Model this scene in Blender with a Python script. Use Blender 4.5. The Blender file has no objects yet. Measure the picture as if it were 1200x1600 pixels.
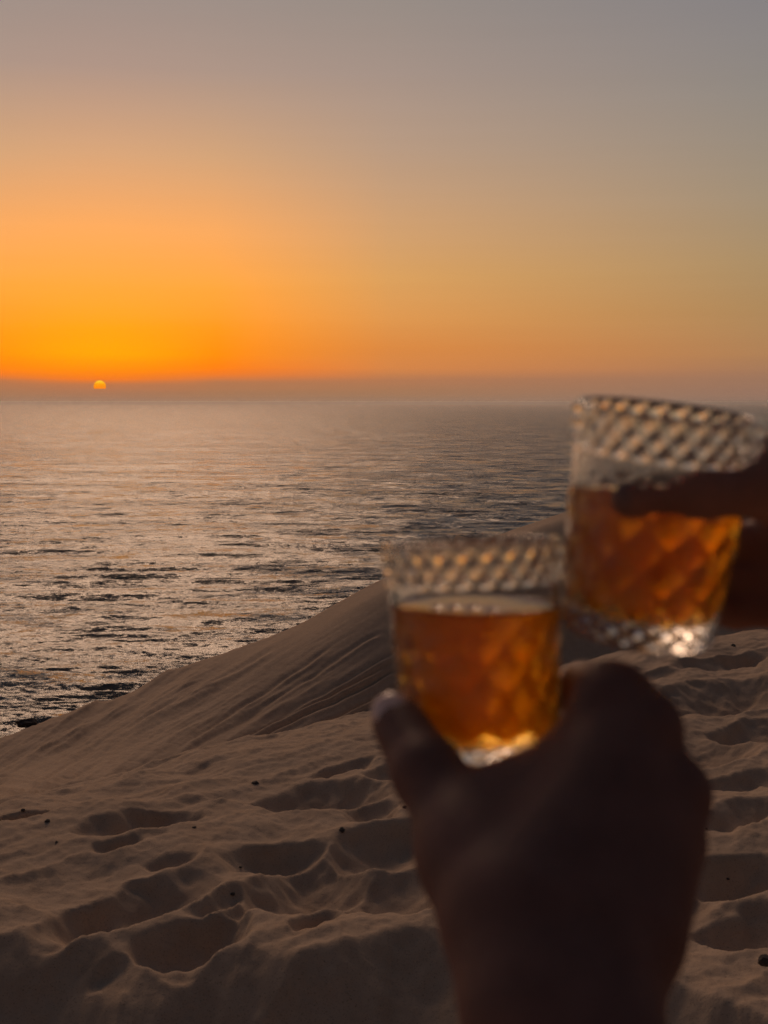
import bpy, bmesh, math, random
import numpy as np
from mathutils import Vector, Matrix

random.seed(7)
rng = np.random.default_rng(7)
sc = bpy.context.scene
COL = sc.collection

# ------------------------------------------------------------------ camera
F = 2000.0                       # focal length in photo pixels (photo 1200 x 1600)
PITCH = math.atan(172.0 / F)
EYE = np.array([0.0, 0.0, 1.6])
FWD = np.array([0.0, math.cos(PITCH), -math.sin(PITCH)])
UPV = np.array([0.0, math.sin(PITCH), math.cos(PITCH)])
RGT = np.array([1.0, 0.0, 0.0])
cam = bpy.data.cameras.new('camera')
cam.sensor_fit = 'VERTICAL'
cam.sensor_width = 27.0
cam.sensor_height = 36.0
cam.lens = 45.0
cam.clip_start = 0.02
cam.clip_end = 120000.0
cam.dof.use_dof = True
cam.dof.focus_distance = 16.0
cam.dof.aperture_fstop = 11.0
cam_o = bpy.data.objects.new('camera', cam)
COL.objects.link(cam_o)
cam_o.location = EYE
cam_o.rotation_euler = (math.pi / 2 - PITCH, 0, 0)
sc.camera = cam_o


def ray(px, py):
    return FWD + (px - 600.0) / F * RGT + (800.0 - py) / F * UPV


def P(px, py, d):
    """point of the place seen at a photo pixel, d metres ahead of the camera"""
    return EYE + d * ray(px, py)


# ------------------------------------------------------------------ view, render settings
sc.view_settings.view_transform = 'Standard'
sc.view_settings.look = 'None'
sc.view_settings.exposure = 0.0
sc.view_settings.gamma = 1.0
sc.view_settings.use_curve_mapping = False
sc.render.engine = 'CYCLES'
sc.cycles.max_bounces = 24
sc.cycles.transmission_bounces = 24
sc.cycles.glossy_bounces = 8
sc.cycles.diffuse_bounces = 4
sc.cycles.volume_bounces = 12
sc.cycles.transparent_max_bounces = 16
sc.cycles.caustics_refractive = True
sc.cycles.caustics_reflective = True
sc.cycles.blur_glossy = 0.2
sc.cycles.sample_clamp_indirect = 12.0
sc.cycles.use_denoising = True
sc.cycles.denoising_input_passes = 'RGB_ALBEDO'
sc.cycles.denoising_prefilter = 'FAST'

# ------------------------------------------------------------------ world: a sunset sky
sd = ray(156, 604)
sd = sd / np.linalg.norm(sd)                 # direction of the setting sun
SUN_AZ = math.atan2(sd[0], sd[1])            # from +Y towards +X


def lin(c):
    c = c / 255.0
    return c / 12.92 if c <= 0.04045 else ((c + 0.055) / 1.055) ** 2.4


def L3(rgb):
    return (lin(rgb[0]), lin(rgb[1]), lin(rgb[2]), 1.0)


world = bpy.data.worlds.new('World')
sc.world = world
world.use_nodes = True
wt = world.node_tree
wt.nodes.clear()


class NB:
    """small helper that writes node graphs"""

    def __init__(self, tree):
        self.t = tree

    def node(self, kind, **kw):
        n = self.t.nodes.new(kind)
        for k, v in kw.items():
            setattr(n, k, v)
        return n

    def put(self, sock, v):
        if isinstance(v, bpy.types.NodeSocket):
            self.t.links.new(v, sock)
        else:
            sock.default_value = v

    def math(self, op, a, b=None, c=None, clamp=False):
        n = self.node('ShaderNodeMath', operation=op, use_clamp=clamp)
        self.put(n.inputs[0], a)
        if b is not None:
            self.put(n.inputs[1], b)
        if c is not None:
            self.put(n.inputs[2], c)
        return n.outputs[0]

    def vmath(self, op, a, b=None, scale=None):
        n = self.node('ShaderNodeVectorMath', operation=op)
        self.put(n.inputs[0], a)
        if b is not None:
            self.put(n.inputs[1], b)
        if scale is not None:
            self.put(n.inputs['Scale'], scale)
        return n.outputs['Value'] if op in ('DOT_PRODUCT', 'LENGTH') else n.outputs['Vector']

    def mix(self, f, a, b, blend='MIX'):
        n = self.node('ShaderNodeMix', data_type='RGBA', blend_type=blend)
        self.put(n.inputs[0], f)
        self.put(n.inputs[6], a)
        self.put(n.inputs[7], b)
        return n.outputs[2]

    def smooth(self, v, a, b, lo=0.0, hi=1.0, kind='SMOOTHSTEP'):
        n = self.node('ShaderNodeMapRange', interpolation_type=kind)
        n.clamp = True
        for i, x in enumerate((v, a, b, lo, hi)):
            self.put(n.inputs[i], x)
        return n.outputs[0]

    def ramp(self, v, stops, interp='LINEAR'):
        n = self.node('ShaderNodeValToRGB')
        n.color_ramp.interpolation = interp
        el = n.color_ramp.elements
        while len(el) > 1:
            el.remove(el[-1])
        el[0].position, el[0].color = stops[0]
        for p, c in stops[1:]:
            e = el.new(p)
            e.color = c
        self.put(n.inputs[0], v)
        return n.outputs[0]

    def noise(self, vec, scale, detail=3.0, rough=0.5, out=0):
        n = self.node('ShaderNodeTexNoise')
        self.put(n.inputs['Vector'], vec)
        n.inputs['Scale'].default_value = scale
        n.inputs['Detail'].default_value = detail
        n.inputs['Roughness'].default_value = rough
        return n.outputs[out]

    def mapping(self, vec, scale=(1, 1, 1), rot=(0, 0, 0)):
        n = self.node('ShaderNodeMapping')
        self.put(n.inputs['Vector'], vec)
        n.inputs['Scale'].default_value = scale
        n.inputs['Rotation'].default_value = rot
        return n.outputs[0]


w = NB(wt)
tc = w.node('ShaderNodeTexCoord')
dirv = w.vmath('NORMALIZE', tc.outputs['Generated'])
sep = w.node('ShaderNodeSeparateXYZ')
w.put(sep.inputs[0], dirv)
elev = w.math('MULTIPLY', w.math('ARCSINE', sep.outputs['Z']), 57.29578)
streak = w.noise(w.mapping(dirv, (2.2, 2.2, 55.0)), 1.6, 3.0, 0.55)
streak_c = w.math('SUBTRACT', streak, 0.5)
elev_n = w.math('ADD', elev, w.math('MULTIPLY', streak_c, 0.28))
flat = w.vmath('NORMALIZE', w.vmath('MULTIPLY', dirv, (1, 1, 0)))
cosa = w.vmath('DOT_PRODUCT', flat, (math.sin(SUN_AZ), math.cos(SUN_AZ), 0))
azd = w.math('MULTIPLY', w.math('ARCCOSINE', w.math('MINIMUM', w.math('MAXIMUM', cosa, -1.0), 1.0)), 57.29578)
azd = w.math('SUBTRACT', w.math('SQRT', w.math('ADD', w.math('MULTIPLY', azd, azd), 6.0)), 2.45)
pos = w.math('SQRT', w.math('DIVIDE', w.math('MAXIMUM', elev_n, 0.0), 90.0))


def stops(lst):
    return [(math.sqrt(e / 90.0), L3(c)) for e, c in lst]


R0 = stops([(0, (152, 121, 99)), (0.35, (168, 118, 87)), (0.75, (190, 118, 74)), (1.0, (243, 122, 32)), (1.35, (254, 135, 8)),
            (2.1, (255, 164, 2)), (3.2, (255, 160, 20)), (5.0, (252, 162, 58)), (7.5, (244, 165, 92)), (10.5, (209, 160, 119)),
            (14, (168, 144, 132)), (18, (146, 136, 132)), (30, (106, 104, 113)), (50, (68, 72, 86)), (90, (39, 44, 57))])
RB_ = stops([(0, (151, 121, 99)), (0.4, (168, 119, 85)), (0.9, (180, 118, 78)), (1.2, (240, 122, 40)), (1.5, (254, 126, 14)),
             (2.1, (255, 140, 8)), (3.2, (255, 149, 28)), (5.0, (252, 161, 60)), (7.5, (240, 164, 94)), (10.5, (204, 159, 119)),
             (14, (166, 144, 132)), (18, (145, 136, 132)), (30, (106, 104, 113)), (50, (68, 72, 86)), (90, (39, 44, 57))])
R1 = stops([(0, (148, 120, 99)), (0.5, (166, 119, 86)), (1.0, (177, 119, 82)), (1.45, (212, 132, 72)), (2.4, (216, 135, 66)), (3.6, (217, 147, 78)),
            (5.5, (212, 156, 92)), (8, (200, 155, 112)), (11, (178, 150, 128)), (14, (160, 142, 132)), (18, (141, 134, 129)),
            (30, (102, 102, 111)), (50, (66, 70, 85)), (90, (39, 44, 57))])
R2 = stops([(0, (143, 116, 102)), (0.5, (152, 116, 96)), (1.2, (158, 118, 92)), (2.0, (172, 128, 88)), (4.0, (168, 134, 92)), (6, (164, 138, 102)),
            (9, (153, 138, 118)), (13, (138, 132, 126)), (18, (124, 122, 128)), (30, (93, 95, 107)), (50, (63, 68, 83)), (90, (39, 44, 57))])
R3 = stops([(0, (92, 84, 84)), (2, (100, 90, 88)), (8, (90, 85, 90)), (18, (70, 71, 82)), (40, (48, 53, 66)), (90, (39, 44, 57))])
R4 = stops([(0, (25, 26, 32)), (3, (28, 28, 34)), (10, (32, 31, 37)), (20, (32, 34, 42)), (45, (36, 40, 50)), (90, (39, 44, 57))])
sky_c = w.mix(w.smooth(azd, 0.0, 3.2, kind='LINEAR'), w.ramp(pos, R0), w.ramp(pos, RB_))
sky_c = w.mix(w.smooth(azd, 3.2, 10.5, kind='LINEAR'), sky_c, w.ramp(pos, R1))
sky_c = w.mix(w.smooth(azd, 10.5, 28.0, kind='LINEAR'), sky_c, w.ramp(pos, R2))
sky_c = w.mix(w.smooth(azd, 28.0, 85.0, kind='LINEAR'), sky_c, w.ramp(pos, R3))
sky_c = w.mix(w.smooth(azd, 85.0, 170.0, kind='LINEAR'), sky_c, w.ramp(pos, R4))
# faint banding of the low haze
bright = w.math('ADD', 1.0, w.math('MULTIPLY', streak_c, 0.05))
sky_c = w.vmath('SCALE', sky_c, scale=bright)
# a little physical sky on top (low dusty sun)
nish = w.node('ShaderNodeTexSky', sky_type='NISHITA')
nish.sun_disc = False
nish.sun_elevation = math.radians(0.8)
nish.sun_rotation = SUN_AZ
nish.altitude = 60.0
nish.air_density = 1.0
nish.dust_density = 4.0
nish.ozone_density = 1.0
bgN = w.node('ShaderNodeBackground')
w.put(bgN.inputs[0], nish.outputs[0])
bgN.inputs[1].default_value = 0.012
# the sun itself, half sunk in the bank of mist
sdot = w.vmath('DOT_PRODUCT', dirv, tuple(float(x) for x in sd))
sang = w.math('MULTIPLY', w.math('ARCCOSINE', w.math('MINIMUM', sdot, 1.0)), 57.29578)
disc = w.smooth(sang, 0.252, 0.272, 1.0, 0.0)
disc = w.math('MULTIPLY', disc, w.smooth(elev, 0.54, 0.60))
sun_c = w.ramp(w.smooth(elev, 0.55, 0.97, kind='LINEAR'), [(0.0, (1.0, 0.22, 0.0, 1)), (0.5, (1.0, 0.34, 0.0, 1)), (0.8, (1.0, 0.60, 0.02, 1)), (1.0, (1.0, 0.88, 0.10, 1))])
sky_c = w.mix(disc, sky_c, sun_c)
bgS = w.node('ShaderNodeBackground')
w.put(bgS.inputs[0], sky_c)
bgS.inputs[1].default_value = 1.0
add = w.node('ShaderNodeAddShader')
w.put(add.inputs[0], bgS.outputs[0])
w.put(add.inputs[1], bgN.outputs[0])
wo = w.node('ShaderNodeOutputWorld')
w.put(wo.inputs[0], add.outputs[0])
world.cycles.sampling_method = 'MANUAL'
world.cycles.sample_map_resolution = 1024

# ------------------------------------------------------------------ the sun's warm glow
sun = bpy.data.lights.new('sun', 'SUN')
sun.energy = 0.66
sun.angle = math.radians(20.0)
sun.color = (1.0, 0.63, 0.40)
sun_o = bpy.data.objects.new('sun', sun)
COL.objects.link(sun_o)
SE = math.radians(34.5)
sdir = Vector((math.sin(SUN_AZ) * math.cos(SE), math.cos(SUN_AZ) * math.cos(SE), math.sin(SE)))
sun_o.rotation_euler = sdir.to_track_quat('Z', 'Y').to_euler()
sun_o.location = (0, 0, 30)


# ------------------------------------------------------------------ helpers
def tag(o, label=None, cat=None, group=None, kind=None):
    for k, v in (('label', label), ('category', cat), ('group', group), ('kind', kind)):
        if v:
            o[k] = v
    return o


def np_mesh(name, verts, faces, mat, parent=None, smooth=True):
    """verts (n,3), faces (m,4) or (m,3)"""
    verts = np.ascontiguousarray(verts, dtype=np.float32)
    faces = np.ascontiguousarray(faces, dtype=np.int32)
    k = faces.shape[1]
    me = bpy.data.meshes.new(name)
    me.vertices.add(len(verts))
    me.vertices.foreach_set('co', verts.ravel())
    me.loops.add(faces.size)
    me.loops.foreach_set('vertex_index', faces.ravel())
    me.polygons.add(len(faces))
    me.polygons.foreach_set('loop_start', np.arange(0, faces.size, k, dtype=np.int32))
    me.polygons.foreach_set('loop_total', np.full(len(faces), k, dtype=np.int32))
    me.update(calc_edges=True)
    me.validate()
    if smooth:
        me.polygons.foreach_set('use_smooth', np.ones(len(me.polygons), dtype=bool))
    me.materials.append(mat)
    o = bpy.data.objects.new(name, me)
    COL.objects.link(o)
    if parent is not None:
        o.parent = parent
    return o


def grid_faces(nr, nc, wrap=False):
    i = np.arange(nr - 1)[:, None]
    j = np.arange(nc if wrap else nc - 1)[None, :]
    j2 = (j + 1) % nc
    a = i * nc + j
    b = i * nc + j2
    c = (i + 1) * nc + j2
    d = (i + 1) * nc + j
    return np.stack([a, b, c, d], -1).reshape(-1, 4)


def vnoise(x, y, seed=0):
    """smooth gradient noise, about -1..1"""
    xi = np.floor(x).astype(np.int64)
    yi = np.floor(y).astype(np.int64)
    xf = x - xi
    yf = y - yi

    def g(ix, iy, dx, dy):
        h = (ix * 374761393 + iy * 668265263 + seed * 974711) & 0x7FFFFFFF
        h = ((h ^ (h >> 13)) * 1274126177) & 0x7FFFFFFF
        a = ((h ^ (h >> 16)) & 0xFFFF) / 65536.0 * 2 * math.pi
        return np.cos(a) * dx + np.sin(a) * dy
    u = xf * xf * xf * (xf * (xf * 6 - 15) + 10)
    v = yf * yf * yf * (yf * (yf * 6 - 15) + 10)
    n0 = g(xi, yi, xf, yf) * (1 - u) + g(xi + 1, yi, xf - 1, yf) * u
    n1 = g(xi, yi + 1, xf, yf - 1) * (1 - u) + g(xi + 1, yi + 1, xf - 1, yf - 1) * u
    return (n0 * (1 - v) + n1 * v) * 1.5


def fbm(x, y, oct=4, seed=0, gain=0.5):
    s = 0
    a = 1.0
    for k in range(oct):
        s = s + a * vnoise(x * 2 ** k + 13.7 * k, y * 2 ** k - 7.1 * k, seed + k)
        a *= gain
    return s


def pchip(xk, yk, x):
    """monotone cubic; yk (n,) or (n,m) sampled at x (q,)"""
    xk = np.asarray(xk, float)
    yk = np.asarray(yk, float)
    if yk.ndim == 1:
        yk = yk[:, None]
    h = np.diff(xk)[:, None]
    dl = np.diff(yk, axis=0) / h
    m = np.zeros_like(yk)
    w1 = 2 * h[1:] + h[:-1]
    w2 = h[1:] + 2 * h[:-1]
    same = dl[:-1] * dl[1:] > 0
    with np.errstate(divide='ignore', invalid='ignore'):
        hm = (w1 + w2) / (w1 / dl[:-1] + w2 / dl[1:])
    m[1:-1] = np.where(same, hm, 0)
    m[0] = dl[0]
    m[-1] = dl[-1]
    x = np.clip(x, xk[0], xk[-1])
    i = np.clip(np.searchsorted(xk, x, side='right') - 1, 0, len(xk) - 2)
    hh = h[i]
    t = ((x - xk[i]) / hh[:, 0])[:, None]
    r = (yk[i] * (2 * t ** 3 - 3 * t ** 2 + 1) + hh * m[i] * (t ** 3 - 2 * t ** 2 + t)
         + yk[i + 1] * (-2 * t ** 3 + 3 * t ** 2) + hh * m[i + 1] * (t ** 3 - t ** 2))
    return r


def sstep(x, a, b):
    t = np.clip((x - a) / (b - a), 0, 1)
    return t * t * (3 - 2 * t)


# ------------------------------------------------------------------ materials
def new_mat(name):
    m = bpy.data.materials.new(name)
    m.use_nodes = True
    m.node_tree.nodes.clear()
    n = NB(m.node_tree)
    out = n.node('ShaderNodeOutputMaterial')
    return m, n, out


def sand_mat():
    m, n, out = new_mat('sand')
    b = n.node('ShaderNodeBsdfPrincipled')
    tcn = n.node('ShaderNodeTexCoord')
    v = tcn.outputs['Object']
    big = n.noise(n.mapping(v, (0.35, 0.35, 0.35)), 1.0, 4.0, 0.55)
    grain = n.noise(v, 420.0, 2.0, 0.7)
    mid = n.noise(v, 9.0, 4.0, 0.6)
    c = n.ramp(big, [(0.3, (0.52, 0.37, 0.25, 1)), (0.7, (0.60, 0.435, 0.30, 1))])
    c = n.mix(0.55, c, n.ramp(mid, [(0.3, (0.48, 0.335, 0.225, 1)), (0.7, (0.64, 0.47, 0.33, 1))]))
    speck = n.ramp(n.noise(v, 260.0, 1.0, 0.5), [(0.28, (0.45, 0.42, 0.4, 1)), (0.40, (1, 1, 1, 1)), (0.72, (1, 1, 1, 1)), (0.8, (1.3, 1.25, 1.2, 1))])
    c = n.mix(0.8, c, speck, 'MULTIPLY')
    n.put(b.inputs['Base Color'], c)
    b.inputs['Roughness'].default_value = 0.95
    b.inputs['Specular IOR Level'].default_value = 0.15
    # wind ripples (a few centimetres) and grain, as relief
    wv = n.node('ShaderNodeTexWave', wave_type='BANDS', bands_direction='DIAGONAL')
    n.put(wv.inputs['Vector'], n.mapping(v, (1.0, 1.0, 0.0), (0, 0, math.radians(18))))
    wv.inputs['Scale'].default_value = 2.6
    wv.inputs['Distortion'].default_value = 5.0
    wv.inputs['Detail'].default_value = 2.0
    wv.inputs['Detail Scale'].default_value = 0.6
    mask = n.smooth(n.noise(v, 0.45, 2.0, 0.5), 0.45, 0.68)
    b1 = n.node('ShaderNodeBump')
    b1.inputs['Strength'].default_value = 0.55
    b1.inputs['Distance'].default_value = 0.006
    n.put(b1.inputs['Height'], n.math('MULTIPLY', wv.outputs['Fac'], mask))
    b2 = n.node('ShaderNodeBump')
    b2.inputs['Strength'].default_value = 0.5
    b2.inputs['Distance'].default_value = 0.007
    n.put(b2.inputs['Height'], n.noise(v, 55.0, 5.0, 0.65))
    n.put(b2.inputs['Normal'], b1.outputs[0])
    b3 = n.node('ShaderNodeBump')
    b3.inputs['Strength'].default_value = 0.35
    b3.inputs['Distance'].default_value = 0.001
    n.put(b3.inputs['Height'], grain)
    n.put(b3.inputs['Normal'], b2.outputs[0])
    n.put(b.inputs['Normal'], b3.outputs[0])
    n.put(out.inputs[0], b.outputs[0])
    return m


def sea_mat():
    m, n, out = new_mat('sea water')
    b = n.node('ShaderNodeBsdfPrincipled')
    b.inputs['Base Color'].default_value = (0.034, 0.050, 0.055, 1)
    b.inputs['Roughness'].default_value = 0.16
    b.inputs['IOR'].default_value = 1.333
    geo = n.node('ShaderNodeNewGeometry')
    v = geo.outputs['Position']
    total = None
    for (sx, sy, s, amp, det) in ((0.55, 1.0, 0.028, 4.1, 9.0),):
        nz = n.noise(n.mapping(v, (sx, sy, 1.0)), s, det, 1.0, out=1)
        d = n.vmath('SUBTRACT', nz, (0.5, 0.5, 0.5))
        d = n.vmath('SCALE', d, scale=amp)
        total = d if total is None else n.vmath('ADD', total, d)
    gust = n.noise(n.mapping(v, (0.35, 1.0, 1.0)), 0.012, 3.0, 0.6)
    amp = n.smooth(gust, 0.3, 0.7, 0.75, 1.25)
    total = n.vmath('SCALE', n.vmath('MULTIPLY', total, (0.8, 1.0, 0.0)), scale=amp)
    total = n.vmath('ADD', total, (0.0, -0.20, 0.0))         # shoreward faces of the swell are the steeper ones
    nn = n.vmath('NORMALIZE', n.vmath('ADD', geo.outputs['Normal'], total))
    n.put(b.inputs['Normal'], nn)
    n.put(out.inputs[0], b.outputs[0])
    return m


def glass_mat():
    m, n, out = new_mat('clear glass')
    g = n.node('ShaderNodeBsdfGlass')
    g.inputs['Color'].default_value = (0.97, 0.97, 0.96, 1)
    g.inputs['Roughness'].default_value = 0.06
    g.inputs['IOR'].default_value = 1.5
    n.put(out.inputs[0], g.outputs[0])
    return m


def drink_mat():
    m, n, out = new_mat('amber drink')
    g = n.node('ShaderNodeBsdfGlass')
    g.inputs['Color'].default_value = (1, 1, 1, 1)
    g.inputs['Roughness'].default_value = 0.0
    g.inputs['IOR'].default_value = 1.333
    ab = n.node('ShaderNodeVolumeAbsorption')
    ab.inputs['Color'].default_value = (0.999, 0.78, 0.02, 1)
    ab.inputs['Density'].default_value = 95.0
    vs = n.node('ShaderNodeVolumeScatter')
    vs.inputs['Color'].default_value = (1.0, 0.55, 0.10, 1)
    vs.inputs['Density'].default_value = 18.0
    vs.inputs['Anisotropy'].default_value = 0.85
    ad = n.node('ShaderNodeAddShader')
    n.put(ad.inputs[0], ab.outputs[0])
    n.put(ad.inputs[1], vs.outputs[0])
    n.put(out.inputs[0], g.outputs[0])
    n.put(out.inputs[1], ad.outputs[0])
    return m


def skin_mat(name, c):
    m, n, out = new_mat(name)
    b = n.node('ShaderNodeBsdfPrincipled')
    tcn = n.node('ShaderNodeTexCoord')
    v = tcn.outputs['Object']
    k = n.noise(v, 45.0, 4.0, 0.6)
    col = n.ramp(k, [(0.3, (c[0] * 0.85, c[1] * 0.8, c[2] * 0.8, 1)), (0.7, (c[0] * 1.15, c[1] * 1.1, c[2] * 1.1, 1))])
    n.put(b.inputs['Base Color'], col)
    b.inputs['Roughness'].default_value = 0.55
    b.inputs['Specular IOR Level'].default_value = 0.18
    b.inputs['Subsurface Weight'].default_value = 0.25
    b.inputs['Subsurface Radius'].default_value = (1.0, 0.28, 0.14)
    b.inputs['Subsurface Scale'].default_value = 0.008
    bp = n.node('ShaderNodeBump')
    bp.inputs['Strength'].default_value = 0.4
    bp.inputs['Distance'].default_value = 0.0012
    n.put(bp.inputs['Height'], n.noise(v, 240.0, 4.0, 0.65))
    n.put(b.inputs['Normal'], bp.outputs[0])
    n.put(out.inputs[0], b.outputs[0])
    return m


def plain_mat(name, c, rough=0.6, bump=0.0, bscale=40.0):
    m, n, out = new_mat(name)
    b = n.node('ShaderNodeBsdfPrincipled')
    tcn = n.node('ShaderNodeTexCoord')
    k = n.noise(tcn.outputs['Object'], bscale, 4.0, 0.6)
    n.put(b.inputs['Base Color'], n.ramp(k, [(0.3, (c[0] * 0.7, c[1] * 0.7, c[2] * 0.7, 1)), (0.7, (c[0] * 1.3, c[1] * 1.3, c[2] * 1.3, 1))]))
    b.inputs['Roughness'].default_value = rough
    if bump:
        bp = n.node('ShaderNodeBump')
        bp.inputs['Distance'].default_value = bump
        n.put(bp.inputs['Height'], k)
        n.put(b.inputs['Normal'], bp.outputs[0])
    n.put(out.inputs[0], b.outputs[0])
    return m


M_SAND = sand_mat()
M_SEA = sea_mat()
M_GLASS = glass_mat()
M_DRINK = drink_mat()
M_SKIN = skin_mat('skin', (0.23, 0.12, 0.092))
M_SKIN2 = skin_mat('skin of the other person', (0.36, 0.17, 0.115))
M_NAIL = plain_mat('nail', (0.80, 0.55, 0.48), 0.3)
M_NAIL2 = plain_mat('skin-toned nail', (0.32, 0.165, 0.125), 0.5)  # nail coloured close to the companion's skin
M_STONE = plain_mat('dark stone', (0.075, 0.058, 0.048), 0.85, 0.004, 60.0)
M_ROCK = plain_mat('dark rock', (0.05, 0.04, 0.036), 0.9, 0.05, 4.0)
M_CLOTH = plain_mat('dark cloth', (0.03, 0.03, 0.035), 0.9, 0.0008, 600.0)

# ------------------------------------------------------------------ sea
SEA_Z = -88.0
H0 = EYE[2] - SEA_Z
ypx = np.concatenate([np.array([2.8, 3.4]), np.arange(4.2, 590, 1.1), np.array([700, 800, 1000.])])[::-1]
rr = H0 * F / ypx
az = np.radians(np.concatenate([np.linspace(-60, -19, 40), np.linspace(-18.9, 18.9, 640), np.linspace(19, 60, 40)]))
RR, AA = np.meshgrid(rr, az, indexing='ij')
X = RR * np.sin(AA)
Y = RR * np.cos(AA)
cell = np.gradient(rr)[:, None] * np.ones_like(X)
Z = np.zeros_like(X)
comps = []
for k in range(90):
    lam = 2.2 * (48.0 / 2.2) ** rng.random()
    th = math.radians(90 + 8 + rng.normal() * (12 if lam > 14 else 34))
    amp = (0.0050 if lam < 14 else 0.0056) * lam ** 0.88 * (0.5 + rng.random())
    comps.append((lam, th, amp, rng.random() * 6.283))
warp = 6.0 * fbm(X / 60.0, Y / 45.0, 2, 5)
grp = 0.75 + 0.35 * fbm(X / 90.0, Y / 30.0, 3, 9)
for lam, th, amp, ph in comps:
    att = 1 - sstep(cell / lam, 0.3, 0.6)
    if att.max() <= 0:
        continue
    kx, ky = math.cos(th) * 6.283 / lam, math.sin(th) * 6.283 / lam
    p = kx * X + ky * (Y + warp * min(1.0, lam / 12.0)) + ph
    s = np.sin(p)
    Z += amp * att * (s + 0.25 * np.cos(2 * p)) * (grp if lam > 6 else 1.0)
verts = np.stack([X, Y, SEA_Z + Z], -1).reshape(-1, 3)
sea = np_mesh('sea', verts, grid_faces(len(rr), len(az))[:, ::-1], M_SEA)
tag(sea, 'grey rippled sea under the sunset, reaching the misty horizon', None, None, 'structure')

# ------------------------------------------------------------------ dune terrain
# each direction from the camera: brink of the trampled crest, foot of the flank, far ridge


def pix_ang(px, py):
    r = ray(px, py)
    return math.atan2(r[0], r[1]), -r[2] / math.hypot(r[0], r[1])


knots = []


def knot_px(px, rb, r1, py1, r2, py2):
    phi, _ = pix_ang(px, (py1 + py2) / 2)
    m1 = pix_ang(px, py1)[1]
    m2 = pix_ang(px, py2)[1]
    knots.append((phi, rb, 0.0, r1, 1.6 - m1 * r1, r2, 1.6 - m2 * r2))


knots.append((-math.pi, 14.0, 0.0, 26.0, 0.6, 44.0, 3.0))
knots.append((math.radians(-110), 8.0, 0.0, 16.0, -1.5, 26.0, -3.0))
knots.append((math.radians(-50), 4.2, 0.0, 12.0, -2.6, 20.0, -4.6))
knot_px(-400, 4.3, 12.5, 1320, 21.0, 1275)
knot_px(0, 4.75, 17.5, 1236, 24.0, 1172)
knot_px(150, 5.0, 19.5, 1228, 25.5, 1118)
knot_px(300, 5.3, 20.5, 1212, 27.0, 1052)
knot_px(450, 5.65, 22.0, 1192, 28.5, 990)
knot_px(600, 6.0, 23.6, 1158, 30.0, 910)
knot_px(750, 6.6, 26, 1125, 32.0, 850)
knot_px(900, 7.2, 28.0, 1085, 34.0, 795)
knot_px(1200, 8.6, 30.0, 1010, 38.0, 690)
knot_px(1600, 9.8, 33.0, 965, 42.0, 570)
knots.append((math.radians(50), 12.0, 0.0, 34.0, -2.0, 45.0, 5.0))
knots.append((math.radians(110), 14.0, 0.0, 30.0, 0.0, 46.0, 5.0))
knots.append((math.pi, 14.0, 0.0, 26.0, 0.6, 44.0, 3.0))
kn = np.array(knots)

phis = np.concatenate([np.radians(np.linspace(-180, -20.2, 60)), np.radians(np.linspace(-20, 20, 660)), np.radians(np.linspace(20.2, 180, 60))])
rads = np.concatenate([np.linspace(0.25, 2.9, 12), np.linspace(2.92, 9.2, 540)[:-1], 9.2 * (16.0 / 9.2) ** np.linspace(0, 1, 130)[:-1],
                       16.0 * 2.0 ** np.linspace(0, 1, 560)[:-1], 32.0 * (46.0 / 32.0) ** np.linspace(0, 1, 50)[:-1], 46.0 * (420.0 / 46.0) ** np.linspace(0, 1, 50)])
par = pchip(kn[:, 0], kn[:, 1:], phis)
base = np.zeros((len(rads), len(phis)))
for j in range(len(phis)):
    rb, zb, r1, z1, r2, z2 = par[j]
    rk = [0, rb * 0.6, rb, rb + 0.22 * (r1 - rb), r1, r2 - 0.8, r2 + 0.8, r2 + 5, r2 * 1.9, 330.0, 420.0]
    zm = zb + (z1 - zb) * 0.235
    zk = [0, 0, zb, zm, z1, z2 - 0.04, z2 - 0.04, z2 - 2.0, z2 - 0.55 * r2, -96.0, -99.0]
    base[:, j] = pchip(rk, zk, rads)[:, 0]
# soften the brink a little along r
RRt, PH = np.meshgrid(rads, phis, indexing='ij')
TX = RRt * np.sin(PH)
TY = RRt * np.cos(PH)


def project(x, y, z):
    d = np.stack([x, y, z], -1) - EYE
    dep = d @ FWD
    dep_s = np.where(np.abs(dep) < 0.05, 0.05, dep)
    return 600 + F * (d @ RGT) / dep_s, 800 - F * (d @ UPV) / dep_s, dep


def ground(px, py, z=0.0):
    r = ray(px, py)
    t = (z - EYE[2]) / r[2]
    return EYE + t * r


# ---- hollows left by feet: bowls meeting in sharp rims
bowls = []      # x, y, a (half length), b (half width), angle, depth


def bowl_px(cx, cy, w_px, h_px, ang=0.0, dep=0.05):
    """hollow covering a w x h pixel patch round (cx, cy), its long side turned by ang degrees on the ground"""
    g = ground(cx, cy)
    t = g[1] / F
    bowls.append((g[0], g[1], 0.5 * w_px * t, 0.5 * h_px * t * g[1] / 1.6 / 1.02, math.radians(ang), dep * 1.2))


def bowl_seg(p0, p1, w_px, dep=0.05):
    """long hollow whose axis runs from one seen point to another"""
    a, b = ground(*p0), ground(*p1)
    m = 0.5 * (a + b)
    t = m[1] / F
    ln = 0.5 * math.hypot(b[0] - a[0], b[1] - a[1]) + 0.05
    wd = 0.5 * w_px * t * m[1] / 1.6
    bowls.append((m[0], m[1], ln, max(0.06, wd * 0.85), math.atan2(b[1] - a[1], b[0] - a[0]), dep))


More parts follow.
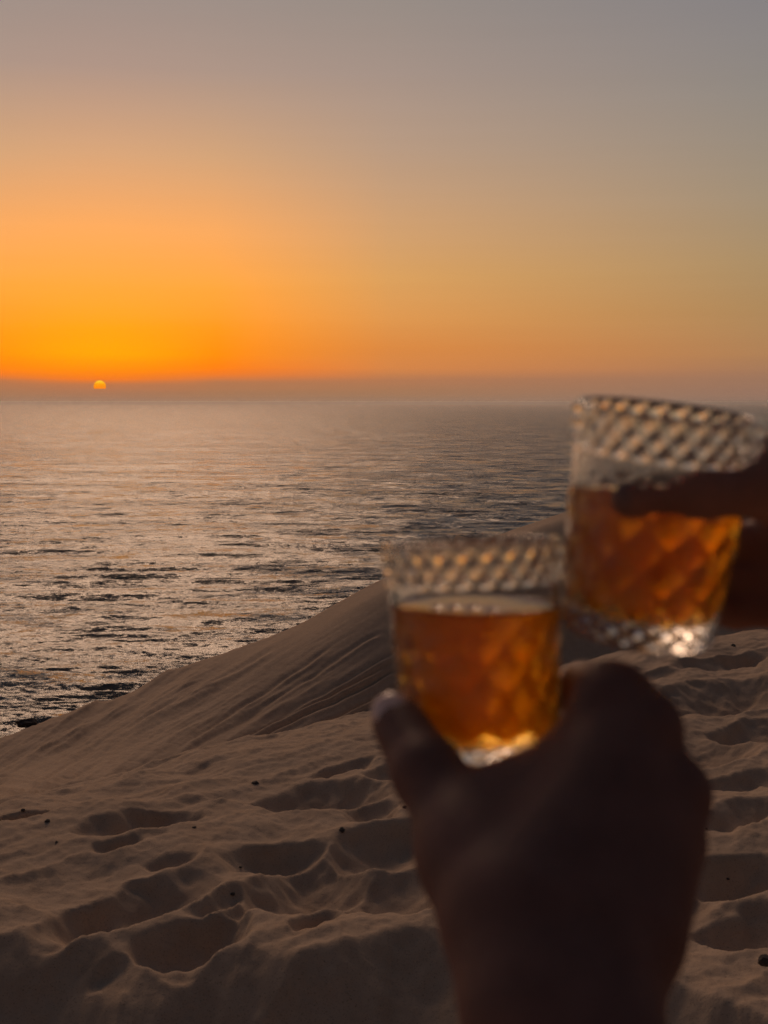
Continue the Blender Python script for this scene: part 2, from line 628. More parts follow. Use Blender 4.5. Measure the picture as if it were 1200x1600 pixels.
bowl_seg((60, 1480), (312, 1380), 62, .10)
bowl_seg((400, 1422), (562, 1348), 92, .13)
bowl_seg((385, 1355), (502, 1324), 54, .085)
bowl_seg((420, 1264), (585, 1234), 62, .11)
bowl_seg((130, 1312), (300, 1284), 44, .10)
bowl_seg((545, 1424), (668, 1366), 84, .11)
bowl_seg((568, 1352), (662, 1296), 74, .10)
bowl_seg((232, 1488), (368, 1450), 84, .11)
bowl_seg((250, 1362), (300, 1345), 24, .03)
bowl_seg((150, 1342), (200, 1330), 18, .03)
bowl_seg((0, 1300), (80, 1282), 20, .06)
bowl_seg((470, 1460), (520, 1440), 40, .05)
bowl_seg((182, 1512), (205, 1500), 28, .02)
bowl_seg((330, 1412), (372, 1398), 20, .04)
bowl_seg((300, 1428), (345, 1412), 14, .03)
bowl_seg((352, 1434), (392, 1416), 16, .03)
bowl_seg((560, 1285), (610, 1262), 34, .05)
bowl_seg((585, 1218), (640, 1206), 22, .05)
bowl_seg((500, 1216), (560, 1200), 14, .04)
bowl_seg((1040, 1112), (1225, 1072), 50, .15)
bowl_seg((1135, 1156), (1235, 1132), 42, .13)
bowl_seg((1068, 1192), (1150, 1162), 48, .08)
bowl_seg((1125, 1040), (1215, 1022), 18, .09)
bowl_seg((1060, 1052), (1150, 1032), 18, .08)
bowl_seg((1000, 1068), (1060, 1054), 16, .05)
bowl_seg((1100, 1300), (1215, 1266), 40, .07)
bowl_seg((1095, 1240), (1215, 1215), 34, .06)
bowl_seg((1090, 1385), (1215, 1352), 84, .13)
bowl_seg((1110, 1470), (1225, 1428), 100, .13)
bowl_seg((1060, 1450), (1110, 1395), 60, .06)
for b in [(760, 1300, 180, 80, 30, .08), (900, 1300, 190, 80, 30, .08), (820, 1220, 190, 60, 30, .08), (960, 1210, 190, 60, 30, .08), (770, 1400, 190, 90, 30, .09),
          (950, 1400, 190, 90, 30, .09), (700, 1210, 140, 44, 40, .06), (1010, 1110, 120, 34, 40, .06), (900, 1140, 160, 40, 40, .06)]:
    bowl_px(*b)
for k in range(120):                                # other footprints farther along the crest and behind the camera
    a = rng.uniform(-math.pi, math.pi)
    if -0.34 < a < 0.34:
        continue
    r = rng.uniform(0.7, 8)
    bowls.append((r * math.sin(a), r * math.cos(a), rng.uniform(.14, .3), rng.uniform(.12, .24), rng.uniform(0, 3), rng.uniform(.04, .09)))

# crest lines in the foreground: the sand falls away towards the camera below them
crest_px = [(-200, 1478), (0, 1474), (60, 1468), (150, 1470), (200, 1500), (262, 1508), (330, 1492), (400, 1490), (470, 1500), (530, 1486), (612, 1458), (680, 1462), (760, 1480), (1000, 1530), (1200, 1600), (1500, 1640)]
cg = np.array([ground(*c) for c in crest_px])
CX, CY = cg[:, 0], cg[:, 1]


def detail(x, y):
    """relief of the trampled sand, metres, near the camera"""
    xw = x + 0.06 * fbm(x * 2.6, y * 2.6, 4, 21)
    yw = y + 0.06 * fbm(x * 2.6 + 9, y * 2.6, 4, 31)
    h = np.full(x.shape, 0.012)
    S = 0.013
    for (bx, by, a, b, ang, dep) in bowls:
        dx, dy = xw - bx, yw - by
        m = dx * dx + dy * dy < (3.2 * max(a, b)) ** 2
        if not m.any():
            continue
        ca, sa = math.cos(ang), math.sin(ang)
        u = (dx[m] * ca + dy[m] * sa) / a
        v = (-dx[m] * sa + dy[m] * ca) / b
        q = -dep + (dep + 0.014) * (u * u + v * v)
        old = h[m]
        d = np.clip(0.5 + 0.5 * (old - q) / S, 0, 1)
        h[m] = old * (1 - d) + q * d - S * d * (1 - d)
    yc = np.interp(x, CX, CY)
    d = yc - (y + 0.03 * fbm(x * 2.2, y * 2.2, 3, 77))
    soft = 0.5 * (d + np.sqrt(d * d + 0.0002))
    h = h - np.minimum(0.68 * soft, 0.9) * sstep(np.hypot(x, y), 1.2, 2.4)
    ru, rv = 0.72 * xw + 0.69 * yw, -0.69 * xw + 0.72 * yw
    h = h + 0.012 * fbm(ru * 0.9, rv * 5.0, 3, 91) + 0.034 * (0.45 - np.abs(fbm(ru * 1.3, rv * 2.6, 2, 95)))
    h = h + 0.030 * fbm(x * 1.1 + 0.6 * y, y * 0.8, 3, 3) + 0.018 * (0.5 - np.abs(fbm(xw * 2.6 - 1.1 * yw, yw * 2.3, 2, 19))) + 0.007 * fbm(x * 5, y * 4.0, 4, 8) + 0.0036 * fbm(x * 22, y * 20, 3, 15) + 0.010 * np.maximum(0, fbm(x * 11, y * 9, 3, 25) - 0.45) * sstep(fbm(x * 1.7, y * 1.7, 2, 27), 0.0, 0.5)
    return h


r_near = RRt
near_w = 1 - sstep(RRt - par[:, 0][None, :], 0.6, 4.5)
Hd = detail(TX, TY) * near_w
Zt = base + Hd

# ---- relief of the flank: drifts, tracks and berms laid out along the flank
PX, PY, DEP = project(TX, TY, base)
front = (DEP > 1.0) & (np.abs(PH) < 0.5) & (TY > 4.0)
rel = np.zeros_like(base)
berm_w = sstep(RRt - par[:, 0][None, :], 1.5, 5.0)
u = (PX + -0.62 * PY)
ca, sa = math.cos(math.radians(-31)), math.sin(math.radians(-31))
U = PX * ca + PY * sa          # along the tracks (down-left to up-right)
V = -PX * sa + PY * ca         # across them
leftw = 1 - sstep(PX, 150, 620)
beyond = sstep(RRt - par[:, 0][None, :], 0.6, 4.0)
mpp = np.clip(DEP, 1, 60) / F  # metres per pixel
dr = fbm(U / 190.0, V / 14.0, 4, 41)
drift = np.maximum(dr, -0.25) ** 2 * np.sign(dr)
rel += (0.5 * drift + 0.5 * dr) * (0.017 + 0.085 * leftw) * beyond * (0.55 + 0.9 * sstep(fbm(PX / 130.0, PY / 60.0, 2, 49), -0.5, 0.7))
rel += 0.05 * fbm(U / 240.0, V / 42.0, 3, 43) * beyond * (0.5 + leftw)
rel += 0.008 * fbm(PX / 22.0, PY / 7.0, 3, 47) * beyond * (0.25 + leftw)
small = np.maximum(0, fbm(PX / 16.0, PY / 5.0, 2, 53) - 0.35)          # distant footprints
rel -= 0.06 * small * sstep(PY, 1190, 1225) * beyond * leftw


def seg_dist(ax, ay, bx, by):
    lx, ly = bx - ax, by - ay
    L2 = lx * lx + ly * ly
    t = np.clip(((PX - ax) * lx + (PY - ay) * ly) / L2, 0, 1)
    L_ = math.sqrt(L2)
    return ((PX - ax) * -ly + (PY - ay) * lx) / L_, np.hypot(PX - ax - t * lx, PY - ay - t * ly), t


wob = 3.5 * fbm(U / 70.0, V / 300.0, 2, 61)
for (ax, ay, bx, by, wd, dep) in [(660, 1014, 250, 1218, 3.0, .08), (660, 1026, 268, 1226, 2.4, .06), (660, 1050, 330, 1222, 3.2, .09), (660, 1064, 350, 1222, 2.4, .05), (660, 1078, 372, 1218, 2.8, .06),
                                  (640, 1096, 420, 1204, 2.6, .05), (600, 985, 380, 1120, 2.6, .03), (520, 1010, 260, 1180, 2.6, .035), (660, 996, 420, 1128, 2.2, .03), (600, 1060, 470, 1128, 2.2, .03), (430, 1010, 180, 1150, 3.0, .04)]:
    sd_, dd, t = seg_dist(ax, ay, bx, by)
    fade = sstep(t, 0.0, 0.1) * (1 - sstep(t, 0.8, 1.0)) if ax < 640 else (1 - sstep(t, 0.85, 1.0))
    q = (dd + wob * 0.0) / wd
    qs = (sd_ + wob) / (1.25 * wd)
    on = dd < 40
    rel += np.where(on, 1.2 * berm_w * fade * dep * (-np.exp(-qs * qs) + 0.7 * np.exp(-((qs + 1.7) / 0.9) ** 2)), 0)
for pts, wd, amp in [([(640, 1140), (520, 1170), (430, 1198), (340, 1222), (180, 1234), (-40, 1238)], 2.6, .06),
                     ([(640, 1152), (540, 1182), (450, 1206), (380, 1232), (200, 1262), (0, 1290)], 2.4, .035),
                     ([(330, 1218), (150, 1224), (-40, 1222)], 2.2, .05), ([(300, 1246), (120, 1254), (-40, 1254)], 2.2, .04)]:
    best = np.full_like(base, 1e9)
    for (a, b) in zip(pts[:-1], pts[1:]):
        best = np.minimum(best, seg_dist(a[0], a[1], b[0], b[1])[1])
    rel += berm_w * (amp * np.exp(-(best / wd) ** 2) - 0.5 * amp * np.exp(-((best - 2.2 * wd) / wd) ** 2))
Zt = Zt + np.where(front, rel, 0)
verts = np.stack([TX, TY, Zt], -1).reshape(-1, 3)
dune = np_mesh('sand_dune', verts, grid_faces(len(rads), len(phis))[:, ::-1], M_SAND)
tag(dune, 'trampled brown sand dune falling away to the sea', None, None, 'structure')

# ---- a second dune crest showing over the ridge, with a sharp lip at its seaward end
cpx = [700, 712, 716, 735, 770, 800, 840, 880, 930, 1000, 1100, 1250, 1500]
cpy = [868, 833, 832, 837, 836, 829, 813, 797, 778, 752, 720, 676, 610]
D2 = 62.0
crest = np.array([P(a, b, D2 + (a - 700) * 0.012) for a, b in zip(cpx, cpy)])
s = np.linspace(0, 1, 160)
sx = np.interp(s, np.linspace(0, 1, len(cpx)), np.arange(len(cpx)))
cr = np.stack([np.interp(sx, np.arange(len(cpx)), crest[:, i]) for i in range(3)], -1)
rows = []
for t in np.linspace(-1, 1, 60):
    off = 22.0 * t
    dz = -(abs(off) * 0.52) + 0.02 * (1 - abs(t))
    row = cr.copy()
    row[:, 1] += off
    row[:, 2] += dz + 0.12 * fbm(row[:, 0] * 0.5, row[:, 1] * 0.5 + 3, 3, 71) * min(1, abs(off) / 2)
    rows.append(row)
far = np_mesh('far_dune', np.array(rows).reshape(-1, 3), grid_faces(60, 160), M_SAND)
tag(far, 'farther dune crest showing above the ridge', None, None, 'structure')


# ------------------------------------------------------------------ stones lying on the sand
def terrain_hit(px, py):
    j = int(np.argmin(np.abs(phis - pix_ang(px, py)[0])))
    r = ray(px, py)
    m = -r[2] / math.hypot(r[0], r[1])
    col = Zt[:, j]
    below = (1.6 - m * rads) - col < 0
    below &= rads > 2.5
    i = int(np.argmax(below))
    return Vector((rads[i] * math.sin(phis[j]), rads[i] * math.cos(phis[j]), col[i]))


def stone_mesh(name, size, mat, seed, flat=0.7, sub=2):
    bm = bmesh.new()
    bmesh.ops.create_icosphere(bm, subdivisions=sub, radius=1.0)
    rs = random.Random(seed)
    ph = [rs.uniform(0, 6) for _ in range(6)]
    for vtx in bm.verts:
        c = vtx.co
        k = 1 + 0.22 * math.sin(2.3 * c.x + ph[0]) * math.cos(2.1 * c.y + ph[1]) + 0.14 * math.sin(5 * c.y + 4 * c.z + ph[2]) + 0.10 * math.sin(8 * c.x + ph[3] + 6 * c.z)
        vtx.co = Vector((c.x * k, c.y * k * 0.85, c.z * k * flat)) * size
    me = bpy.data.meshes.new(name)
    bm.to_mesh(me)
    bm.free()
    me.materials.append(mat)
    o = bpy.data.objects.new(name, me)
    COL.objects.link(o)
    return o


stones = [
    (75, 1286, 10, 'dark angular stone near the left edge, second largest on the sand'),
    (535, 1301, 14, 'largest dark stone on the trampled sand, left of the hand'),
    (399, 1226, 12, 'dark stone on the brink of the trampled sand, under the tracks'),
    (304, 1294, 8, 'small dark stone midway between the left edge and the hand'),
    (632, 1263, 9, 'small dark stone right beside the thumb'),
    (375, 1356, 6, 'tiny dark stone on the bare sand just above the middle hollow'),
    (364, 1399, 9, 'small dark stone on the rim of the crumbled hollow'),
    (36, 1269, 8, 'small dark stone nearest the left edge, farthest of those at left'),
    (1104, 1296, 7, 'small dark stone touching the right outline of the hand'),
    (1136, 1374, 6, 'tiny dark stone in the hollow to the right of the hand'),
    (88, 1318, 6, 'tiny dark stone just below the angular stone at the left'),
    (1146, 1010, 10, 'flat dark stone on the brink right of the higher glass base'),
]
for i, (px, py, wpx, lab) in enumerate(stones):
    hit = terrain_hit(px, py)
    size = 0.44 * wpx * hit.y / F
    o = stone_mesh('stone', size, M_STONE, i)
    o.location = hit + Vector((0, 0, size * 0.12))
    o.rotation_euler = (0, 0, i * 1.3)
    tag(o, lab, 'stone', 'small stones scattered on the sand')
hit = P(1196, 1502, terrain_hit(1196, 1502).y)
o = stone_mesh('stone', 0.022, M_STONE, 77)
o.location = hit
tag(o, 'dark stone cut off by the right edge near the lower right corner', 'stone', 'small stones scattered on the sand')

rock = stone_mesh('rock', 1.0, M_ROCK, 5, 0.55, 4)
jr = int(np.argmin(np.abs(phis - pix_ang(42, 1140)[0])))
ok_ = (rads > 8) & (rads < 40)
ir_ = int(np.argmax(np.where(ok_, (Zt[:, jr] - 1.6) / rads, -9)))          # skyline of the dune in that direction
rp = Vector((rads[ir_] * math.sin(phis[jr]), rads[ir_] * math.cos(phis[jr]), Zt[ir_, jr] + 0.09))
rock.scale = (0.19, 0.16, 0.15)
rock.location = rp
rock.rotation_euler = (0, 0, 0.4)
tag(rock, 'jagged dark rock on the dune edge against the sea at the far left', 'rock')


# ------------------------------------------------------------------ tumblers
HG, RB, RT = 0.099, 0.0325, 0.0392


def frame_from(base_p, top_p):
    zax = Vector(top_p) - Vector(base_p)
    zax.normalize()
    yax = Vector((0, 1, 0))
    xax = yax.cross(zax).normalized()
    yax = zax.cross(xax).normalized()
    m = Matrix((xax, yax, zax)).transposed().to_4x4()
    m.translation = Vector(base_p)
    return m


def r_out(z):
    return RB + (RT - RB) * np.clip(z / HG, 0, 1) ** 0.9


def relief(th, z):
    """raised lattice pressed into the outside: small quilting above, large diamonds and arcs below"""
    N1, N2 = 25, 12
    a = th * N1 / (2 * math.pi)
    zz = z / 0.0130 + 0.2
    p1 = np.abs(np.sin(math.pi * (a + zz))) * np.abs(np.sin(math.pi * (a - zz)))
    b = th * N2 / (2 * math.pi)
    zc = z / 0.022
    p2 = np.abs(np.sin(math.pi * (b + zc))) * np.abs(np.sin(math.pi * (b - zc)))
    w1 = sstep(z, 0.0795, 0.0815) * (1 - sstep(z, 0.0984, 0.0996))
    w2 = sstep(z, 0.012, 0.015) * (1 - sstep(z, 0.056, 0.067))
    c3 = th * 19 / (2 * math.pi)
    z3 = z / 0.0075
    p3 = np.abs(np.sin(math.pi * (c3 + z3))) * np.abs(np.sin(math.pi * (c3 - z3)))
    w3 = sstep(z, 0.0015, 0.003) * (1 - sstep(z, 0.0100, 0.012))
    return 0.0017 * w1 * p1 ** 1.1 + 0.0012 * w2 * p2 ** 0.9 + 0.0011 * w3 * p3


INNER_Z0, WALL = 0.0112, 0.0030


def r_in(z):
    r = r_out(z) - WALL
    k = np.clip((z - INNER_Z0) / 0.006, 0, 1)          # rounded inner corner
    return r * (0.80 + 0.20 * np.sqrt(1 - (1 - k) ** 2))


def tumbler(name, M, label, fill, drink_label):
    NT = 264
    th = np.linspace(0, 2 * math.pi, NT, endpoint=False)
    root = bpy.data.objects.new(name, None)
    COL.objects.link(root)
    root.matrix_world = M
    tag(root, label, 'glass', 'embossed tumblers raised in a toast')
    prof = []                                          # (z, r, relief weight)
    for r in (0.0006, 0.012, 0.024, 0.029):
        prof.append((0.0012 if r < 0.027 else 0.0003, r, 0))
    prof += [(0.0, RB - 0.0016, 0), (0.0006, RB - 0.0005, 0)]
    for z in np.linspace(0.0016, 0.0970, 150):
        prof.append((z, None, 1))
    rl = 0.00155
    rc = float(r_out(0.0974)) - rl
    for a in np.linspace(0, math.pi, 15):
        prof.append((0.0974 + rl * math.sin(a), rc + rl * math.cos(a), max(0.0, math.cos(a)) * 0.6))
    for z in np.linspace(0.0968, INNER_Z0, 60):
        prof.append((z, float(r_in(np.array(z))), 0))
    for r in (0.020, 0.012, 0.0006):
        prof.append((INNER_Z0 - 0.0004, r, 0))
    V_ = []
    for (z, r, wgt) in prof:
        if r is None:
            rad = r_out(np.full(NT, z)) + relief(th, np.full(NT, z))
        else:
            rad = np.full(NT, r) + wgt * relief(th, np.full(NT, z))
        V_.append(np.stack([rad * np.cos(th), rad * np.sin(th), np.full(NT, z)], -1))
    V_ = np.array(V_).reshape(-1, 3)
    n = len(prof)
    Fc = grid_faces(n, NT, True)
    g = np_mesh('glass_body', V_, Fc, M_GLASS, root)
    bm = bmesh.new()
    bm.from_mesh(g.data)
    bmesh.ops.holes_fill(bm, edges=bm.edges, sides=0)
    bmesh.ops.recalc_face_normals(bm, faces=bm.faces)
    bm.to_mesh(g.data)
    bm.free()
    # drink: level in the world, not in the glass
    up = M.to_3x3().transposed() @ Vector((0, 0, 1))
    OV = 0.00015
    rows_, top = [], []
    NTd = 128
    td = np.linspace(0, 2 * math.pi, NTd, endpoint=False)
    zb = INNER_Z0 - 0.0004 - OV
    for r in (0.0005, 0.012, 0.020):
        rows_.append(np.stack([r * np.cos(td), r * np.sin(td), np.full(NTd, zb)], -1))
    ztop = np.full(NTd, fill)
    for it in range(6):
        rt = r_in(ztop) + OV
        ztop = fill - (up.x * rt * np.cos(td) + up.y * rt * np.sin(td)) / up.z
    for t in np.linspace(0, 1, 40):
        z = INNER_Z0 + (ztop - INNER_Z0) * t
        r = r_in(z) + OV
        rows_.append(np.stack([r * np.cos(td), r * np.sin(td), z], -1))
    for f_, lift in ((0.985, -0.0006), (0.96, -0.001), (0.6, -0.001), (0.02, -0.001)):
        rt = (r_in(ztop) + OV) * f_
        z = fill - (up.x * rt * np.cos(td) + up.y * rt * np.sin(td)) / up.z + lift
        rows_.append(np.stack([rt * np.cos(td), rt * np.sin(td), z], -1))
    d = np_mesh('drink', np.array(rows_).reshape(-1, 3), grid_faces(len(rows_), NTd, True), M_DRINK)
    bm = bmesh.new()
    bm.from_mesh(d.data)
    bmesh.ops.holes_fill(bm, edges=bm.edges, sides=0)
    bmesh.ops.recalc_face_normals(bm, faces=bm.faces)
    bm.to_mesh(d.data)
    bm.free()
    d.matrix_world = M
    tag(d, drink_label, 'drink')
    return root


D_L = 0.567
ML = frame_from(P(754, 1192, D_L), P(737, 848, D_L - 0.001))
ML.translation = Vector(P(754, 1192, D_L))
tumbler('tumbler', ML, 'upright embossed glass tumbler held by the hand in front, lower of the two', 0.0715, 'amber drink in the lower glass gripped between thumb and palm')
D_R = 0.562
MR = frame_from(P(994, 988, D_R), P(1043, 656, D_R - 0.018))
tumbler('tumbler', MR, 'tilted embossed glass tumbler raised at the right, higher of the two', 0.0655, 'amber drink in the higher glass with a finger across it')


# ------------------------------------------------------------------ hands: smooth union of tapered capsules, meshed
def surface_nets(Fd, org, h):
    s = Fd < 0
    nx, ny, nz = Fd.shape
    cnt = np.zeros((nx - 1, ny - 1, nz - 1), np.int8)
    corners = [(i, j, k) for i in (0, 1) for j in (0, 1) for k in (0, 1)]
    for (i, j, k) in corners:
        cnt += s[i:nx - 1 + i, j:ny - 1 + j, k:nz - 1 + k]
    act = (cnt > 0) & (cnt < 8)
    ids = np.full(act.shape, -1, np.int32)
    cells = np.argwhere(act)
    ids[act] = np.arange(len(cells))
    acc = np.zeros((len(cells), 3))
    num = np.zeros(len(cells))
    c = cells
    for a in corners:
        for ax in range(3):
            if a[ax] == 1:
                continue
            b = list(a)
            b[ax] = 1
            fa = Fd[c[:, 0] + a[0], c[:, 1] + a[1], c[:, 2] + a[2]]
            fb = Fd[c[:, 0] + b[0], c[:, 1] + b[1], c[:, 2] + b[2]]
            cross = (fa < 0) != (fb < 0)
            den = np.where(cross, fa - fb, 1)
            t = np.where(cross, fa / den, 0)
            p = np.tile(np.array(a, float), (len(c), 1))
            p[:, ax] += t
            acc += np.where(cross[:, None], p, 0)
            num += cross
    V_ = org + (cells + acc / num[:, None]) * h
    quads = []
    for ax in range(3):
        o1, o2 = (ax + 1) % 3, (ax + 2) % 3
        sl0 = [slice(1, -1)] * 3
        sl1 = [slice(1, -1)] * 3
        sl0[ax] = slice(0, -1)
        sl1[ax] = slice(1, None)
        A = s[tuple(sl0)]
        B = s[tuple(sl1)]
        e = np.argwhere(A != B)
        off = np.array([1, 1, 1])
        off[ax] = 0
        idx = e + off
        flip = A[e[:, 0], e[:, 1], e[:, 2]]
        q = []
        for (d1, d2) in ((0, 0), (1, 0), (1, 1), (0, 1)):
            cc = idx.copy()
            cc[:, o1] -= d1
            cc[:, o2] -= d2
            q.append(ids[cc[:, 0], cc[:, 1], cc[:, 2]])
        q = np.stack(q, -1)
        q = np.where(flip[:, None], q, q[:, ::-1])
        quads.append(q)
    q = np.concatenate(quads)
    q = q[(q >= 0).all(1)]
    return V_, q


def body_mesh(name, caps, h, mat, parent, carve=()):
    """caps: (p, q, radius at p, radius at q, blend)"""
    pts = np.array([c[0] for c in caps] + [c[1] for c in caps])
    rmax = max(max(c[2], c[3]) for c in caps) + 0.02
    lo = pts.min(0) - rmax
    hi = pts.max(0) + rmax
    n = np.ceil((hi - lo) / h).astype(int) + 1
    Fd = np.full(n, 0.05, np.float32)
    gx = [lo[i] + np.arange(n[i]) * h for i in range(3)]
    for (a, b, ra, rb, k) in caps:
        a = np.array(a, float)
        b = np.array(b, float)
        m = max(ra, rb) + k + 2 * h
        l0 = np.maximum(((np.minimum(a, b) - m - lo) / h).astype(int), 0)
        l1 = np.minimum(((np.maximum(a, b) + m - lo) / h).astype(int) + 2, n)
        gxx, gyy, gzz = np.meshgrid(*[gx[i][l0[i]:l1[i]] for i in range(3)], indexing='ij')
        ab = b - a
        t = ((gxx - a[0]) * ab[0] + (gyy - a[1]) * ab[1] + (gzz - a[2]) * ab[2]) / max(1e-9, ab @ ab)
        t = np.clip(t, 0, 1)
        d = np.sqrt((gxx - a[0] - t * ab[0]) ** 2 + (gyy - a[1] - t * ab[1]) ** 2 + (gzz - a[2] - t * ab[2]) ** 2) - (ra + (rb - ra) * t)
        sl = tuple(slice(l0[i], l1[i]) for i in range(3))
        old = Fd[sl]
        hh = np.maximum(k - np.abs(old - d), 0) / k
        Fd[sl] = np.minimum(old, d) - hh * hh * k * 0.25
    for (M, rin, zlo, zhi, k) in carve:               # the flesh flattens where it presses against the tumbler
        Mi = np.array(M.inverted())
        gxx, gyy, gzz = np.meshgrid(*gx, indexing='ij')
        X_ = Mi[0, 0] * gxx + Mi[0, 1] * gyy + Mi[0, 2] * gzz + Mi[0, 3]
        Y_ = Mi[1, 0] * gxx + Mi[1, 1] * gyy + Mi[1, 2] * gzz + Mi[1, 3]
        Z_ = Mi[2, 0] * gxx + Mi[2, 1] * gyy + Mi[2, 2] * gzz + Mi[2, 3]
        rad = np.hypot(X_, Y_) - (r_out(Z_) + 0.0016)
        dz = np.maximum(zlo - Z_, Z_ - zhi)
        g = np.maximum(rad, dz)
        Fd = np.maximum(Fd, -g).astype(np.float32)
    V_, q = surface_nets(Fd, lo, h)
    return np_mesh(name, V_, q, mat, parent)


def nail(parent, tip, prev, normal, rad, mat):
    """a small curved plate on the back of a finger end"""
    tip, prev, normal = Vector(tip), Vector(prev), Vector(normal)
    ax = (tip - prev).normalized()
    nr = (normal - ax * normal.dot(ax)).normalized()
    sd2 = ax.cross(nr)
    V_, nu, nv = [], 9, 8
    for off in (0.0007, -0.0003):
        for i in range(nv):
            t = i / (nv - 1)
            along = (-0.55 + 1.45 * t) * rad
            wd = 0.80 * (1 - 0.5 * max(0, (t - 0.7) / 0.3) ** 2 - 0.35 * max(0, (0.25 - t) / 0.25) ** 2)
            for j in range(nu):
                a = (-1 + 2 * j / (nu - 1)) * wd
                rr_ = rad * (1 - 0.28 * max(0, t - 0.45) ** 2) + off
                p = tip + ax * along + nr * (math.cos(a) * rr_) + sd2 * (math.sin(a) * rr_)
                V_.append(p[:])
    Fc = np.concatenate([grid_faces(nv, nu), (grid_faces(nv, nu) + nv * nu)[:, ::-1]])
    ring = [i for i in range(nu)] + [i * nu + nu - 1 for i in range(1, nv)] + [(nv - 1) * nu + j for j in range(nu - 2, -1, -1)] + [i * nu for i in range(nv - 2, 0, -1)]
    side = [[ring[k], ring[k] + nv * nu, ring[(k + 1) % len(ring)] + nv * nu, ring[(k + 1) % len(ring)]] for k in range(len(ring))]
    return np_mesh('fingernail', np.array(V_), np.concatenate([Fc, np.array(side)]), mat, parent)


def finger(pts, radii, k=0.004, k0=0.009):
    out = []
    for i in range(len(pts) - 1):
        out.append((pts[i], pts[i + 1], radii[i], radii[i + 1], k0 if i == 0 else k))
    return out


def person(label):
    e = bpy.data.objects.new('person', None)
    COL.objects.link(e)
    tag(e, label, 'person')
    return e


# ---- the photographer's right hand: back of the hand to the camera, thumb at the left
me_ = person('dark right hand seen from its back, thumb at left, holding the lower glass')
caps = []
wr = P(872, 1590, .425)
wrL, wrR = P(834, 1580, .43), P(918, 1580, .43)
el = np.array([0.17, 0.10, 1.20])
ic, im, ir, ip = P(956, 1096, .515), P(1003, 1140, .505), P(1046, 1240, .498), P(1036, 1322, .490)
caps += [(wrL, ic, .0175, .0125, .015), (wrR, im, .0165, .0130, .015), (wrR, ir, .0165, .0130, .012), (wrR, ip, .0165, .0115, .012),
         (P(860, 1440, .455), P(960, 1240, .49), .024, .015, .02), (P(800, 1420, .46), P(890, 1240, .497), .021, .013, .02),
         (P(980, 1460, .455), P(1010, 1320, .485), .017, .014, .02)]
caps += [(np.array(c_) - FWD * .003, np.array(c_) - FWD * .003, r_, r_, .005) for c_, r_ in ((ic, .0136), (im, .0142), (ir, .0146), (ip, .0130))]
tow = -FWD
for (a_, b_) in ((P(862, 1455, .449), ic), (P(905, 1450, .447), im), (P(945, 1450, .449), ir)):
    caps.append((np.array(a_) + tow * .0185, np.array(b_) + tow * .0105, .0030, .0034, .006))
# thumb: base, first joint, last joint, tip
tm, ti, tt = P(738, 1335, .485), P(668, 1208, .515), P(624, 1132, .538)
caps += [(wrL, tm, .0175, .0165, .02)] + finger([tm, ti, tt], [.0160, .0137, .0116], .006, .014)
# web between thumb and index
caps += [(tm, P(800, 1250, .50), .0135, .0110, .02), (P(800, 1250, .50), P(906, 1188, .507), .0110, .0105, .015), (P(906, 1188, .507), ic, .0105, .0105, .012)]
# fingers reach forward along the right side of the tumbler and bend round its far side
caps += finger([ic, P(914, 1070, .565), P(888, 1080, .600), P(850, 1090, .617)], [.0130, .0098, .0086, .0076])
caps += finger([im, P(945, 1132, .570), P(900, 1150, .606), P(852, 1160, .620)], [.0130, .0100, .0088, .0078])
caps += finger([ir, P(962, 1205, .560), P(905, 1222, .595), P(858, 1228, .607)], [.0126, .0096, .0084, .0074])
caps += finger([ip, P(980, 1275, .540), P(925, 1290, .566), P(880, 1292, .575)], [.0115, .0088, .0076, .0068])
# forearm
caps += [(wrL, el + np.array([-.012, 0, 0]), .0175, .033, .02), (wrR, el + np.array([.012, 0, 0]), .0165, .033, .02)]
body_mesh('arm', caps, 0.0024, M_SKIN, me_, carve=[(ML, 0, -0.001, 0.101, 0)])
nail(me_, tt, ti, np.array(P(572, 1058, .508)) - np.array(tt), .0108, M_NAIL)
caps = [(el + np.array([0.0, -0.0, 0.0]), np.array([0.22, -0.22, 1.36]), .054, .068, .02), (el + np.array([-.004, .035, .008]), el, .050, .054, .02)]
body_mesh('sleeve', caps, 0.005, M_CLOTH, me_)

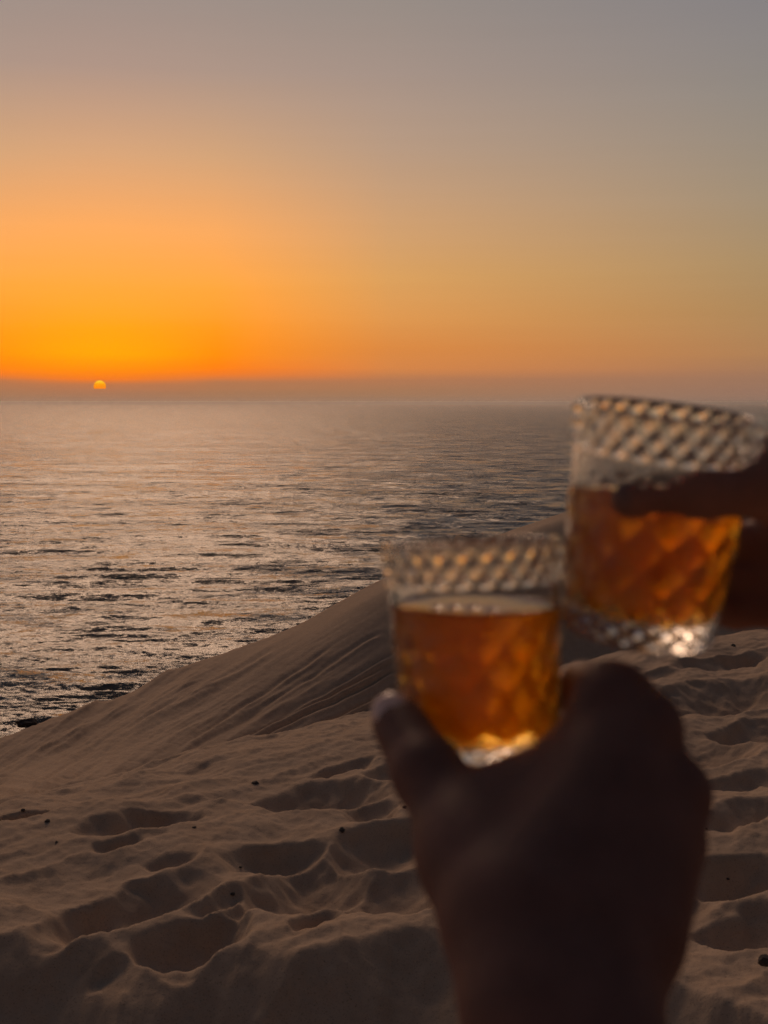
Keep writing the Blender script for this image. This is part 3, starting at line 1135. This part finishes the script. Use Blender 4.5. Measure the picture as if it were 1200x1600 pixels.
# ---- the companion's hand coming in from the right
you_ = person('shadowed hand reaching in from the right edge, finger across the higher glass')
t0, t1, t2 = P(1240, 748, .545), P(1095, 768, .516), P(985, 780, .518)
caps = finger([t0, t1, t2], [.0175, .0112, .0084], .006, .012)
hi_, hm_, hr_, hp_ = P(1262, 730, .600), P(1290, 830, .610), P(1300, 890, .612), P(1305, 960, .606)
w2 = P(1480, 905, .60)
w2b = P(1480, 960, .60)
caps += [(w2, hi_, .022, .014, .02), (w2, hm_, .022, .014, .02), (w2b, hr_, .022, .0135, .02), (w2b, hp_, .021, .0125, .02), (w2, t0, .020, .0135, .02), (t0, hi_, .012, .013, .02)]
caps += finger([hi_, P(1205, 840, .628), P(1100, 852, .634), P(1010, 846, .620)], [.0130, .0098, .0088, .0078])
caps += finger([hm_, P(1212, 900, .630), P(1105, 910, .632), P(1015, 906, .616)], [.0130, .0098, .0088, .0078])
caps += finger([hr_, P(1215, 950, .626), P(1150, 955, .630), P(1092, 950, .616)], [.0126, .0096, .0084, .0078])
caps += finger([hp_, P(1250, 1010, .602), P(1265, 1015, .582), P(1300, 1005, .580)], [.0115, .0088, .0078, .0070])
e2 = P(1980, 1330, .62)
caps += [(w2, e2, .024, .040, .03), (w2b, e2, .024, .040, .03)]
body_mesh('arm', caps, 0.0024, M_SKIN2, you_, carve=[(MR, 0, -0.001, 0.101, 0)])
nail(you_, t2, t1, np.array(P(994, 740, .46)) - np.array(t2), .0074, M_NAIL2)
caps = [(e2, e2 + np.array([0.10, -0.26, 0.10]), .054, .066, .02), (P(1930, 1295, .62), e2, .050, .054, .02)]
body_mesh('sleeve', caps, 0.005, M_CLOTH, you_)

# ------------------------------------------------------------------ sea mist
hm_, hn, ho = new_mat('mist')
pv = hn.node('ShaderNodeVolumePrincipled')
pv.inputs['Color'].default_value = (1.0, 0.97, 0.95, 1)
pv.inputs['Anisotropy'].default_value = 0.7
pv.inputs['Density'].default_value = 0.00005
hn.put(ho.inputs['Volume'], pv.outputs[0])
bm = bmesh.new()
bmesh.ops.create_cube(bm, size=1.0)
hmesh = bpy.data.meshes.new('haze')
bm.to_mesh(hmesh)
bm.free()
hmesh.materials.append(hm_)
haze = bpy.data.objects.new('haze', hmesh)
COL.objects.link(haze)
z0, z1 = SEA_Z - 12.0, 16.0
haze.scale = (150000.0, 150000.0, z1 - z0)
haze.location = (0, 0, 0.5 * (z0 + z1))
tag(haze, None, None, None, 'stuff')
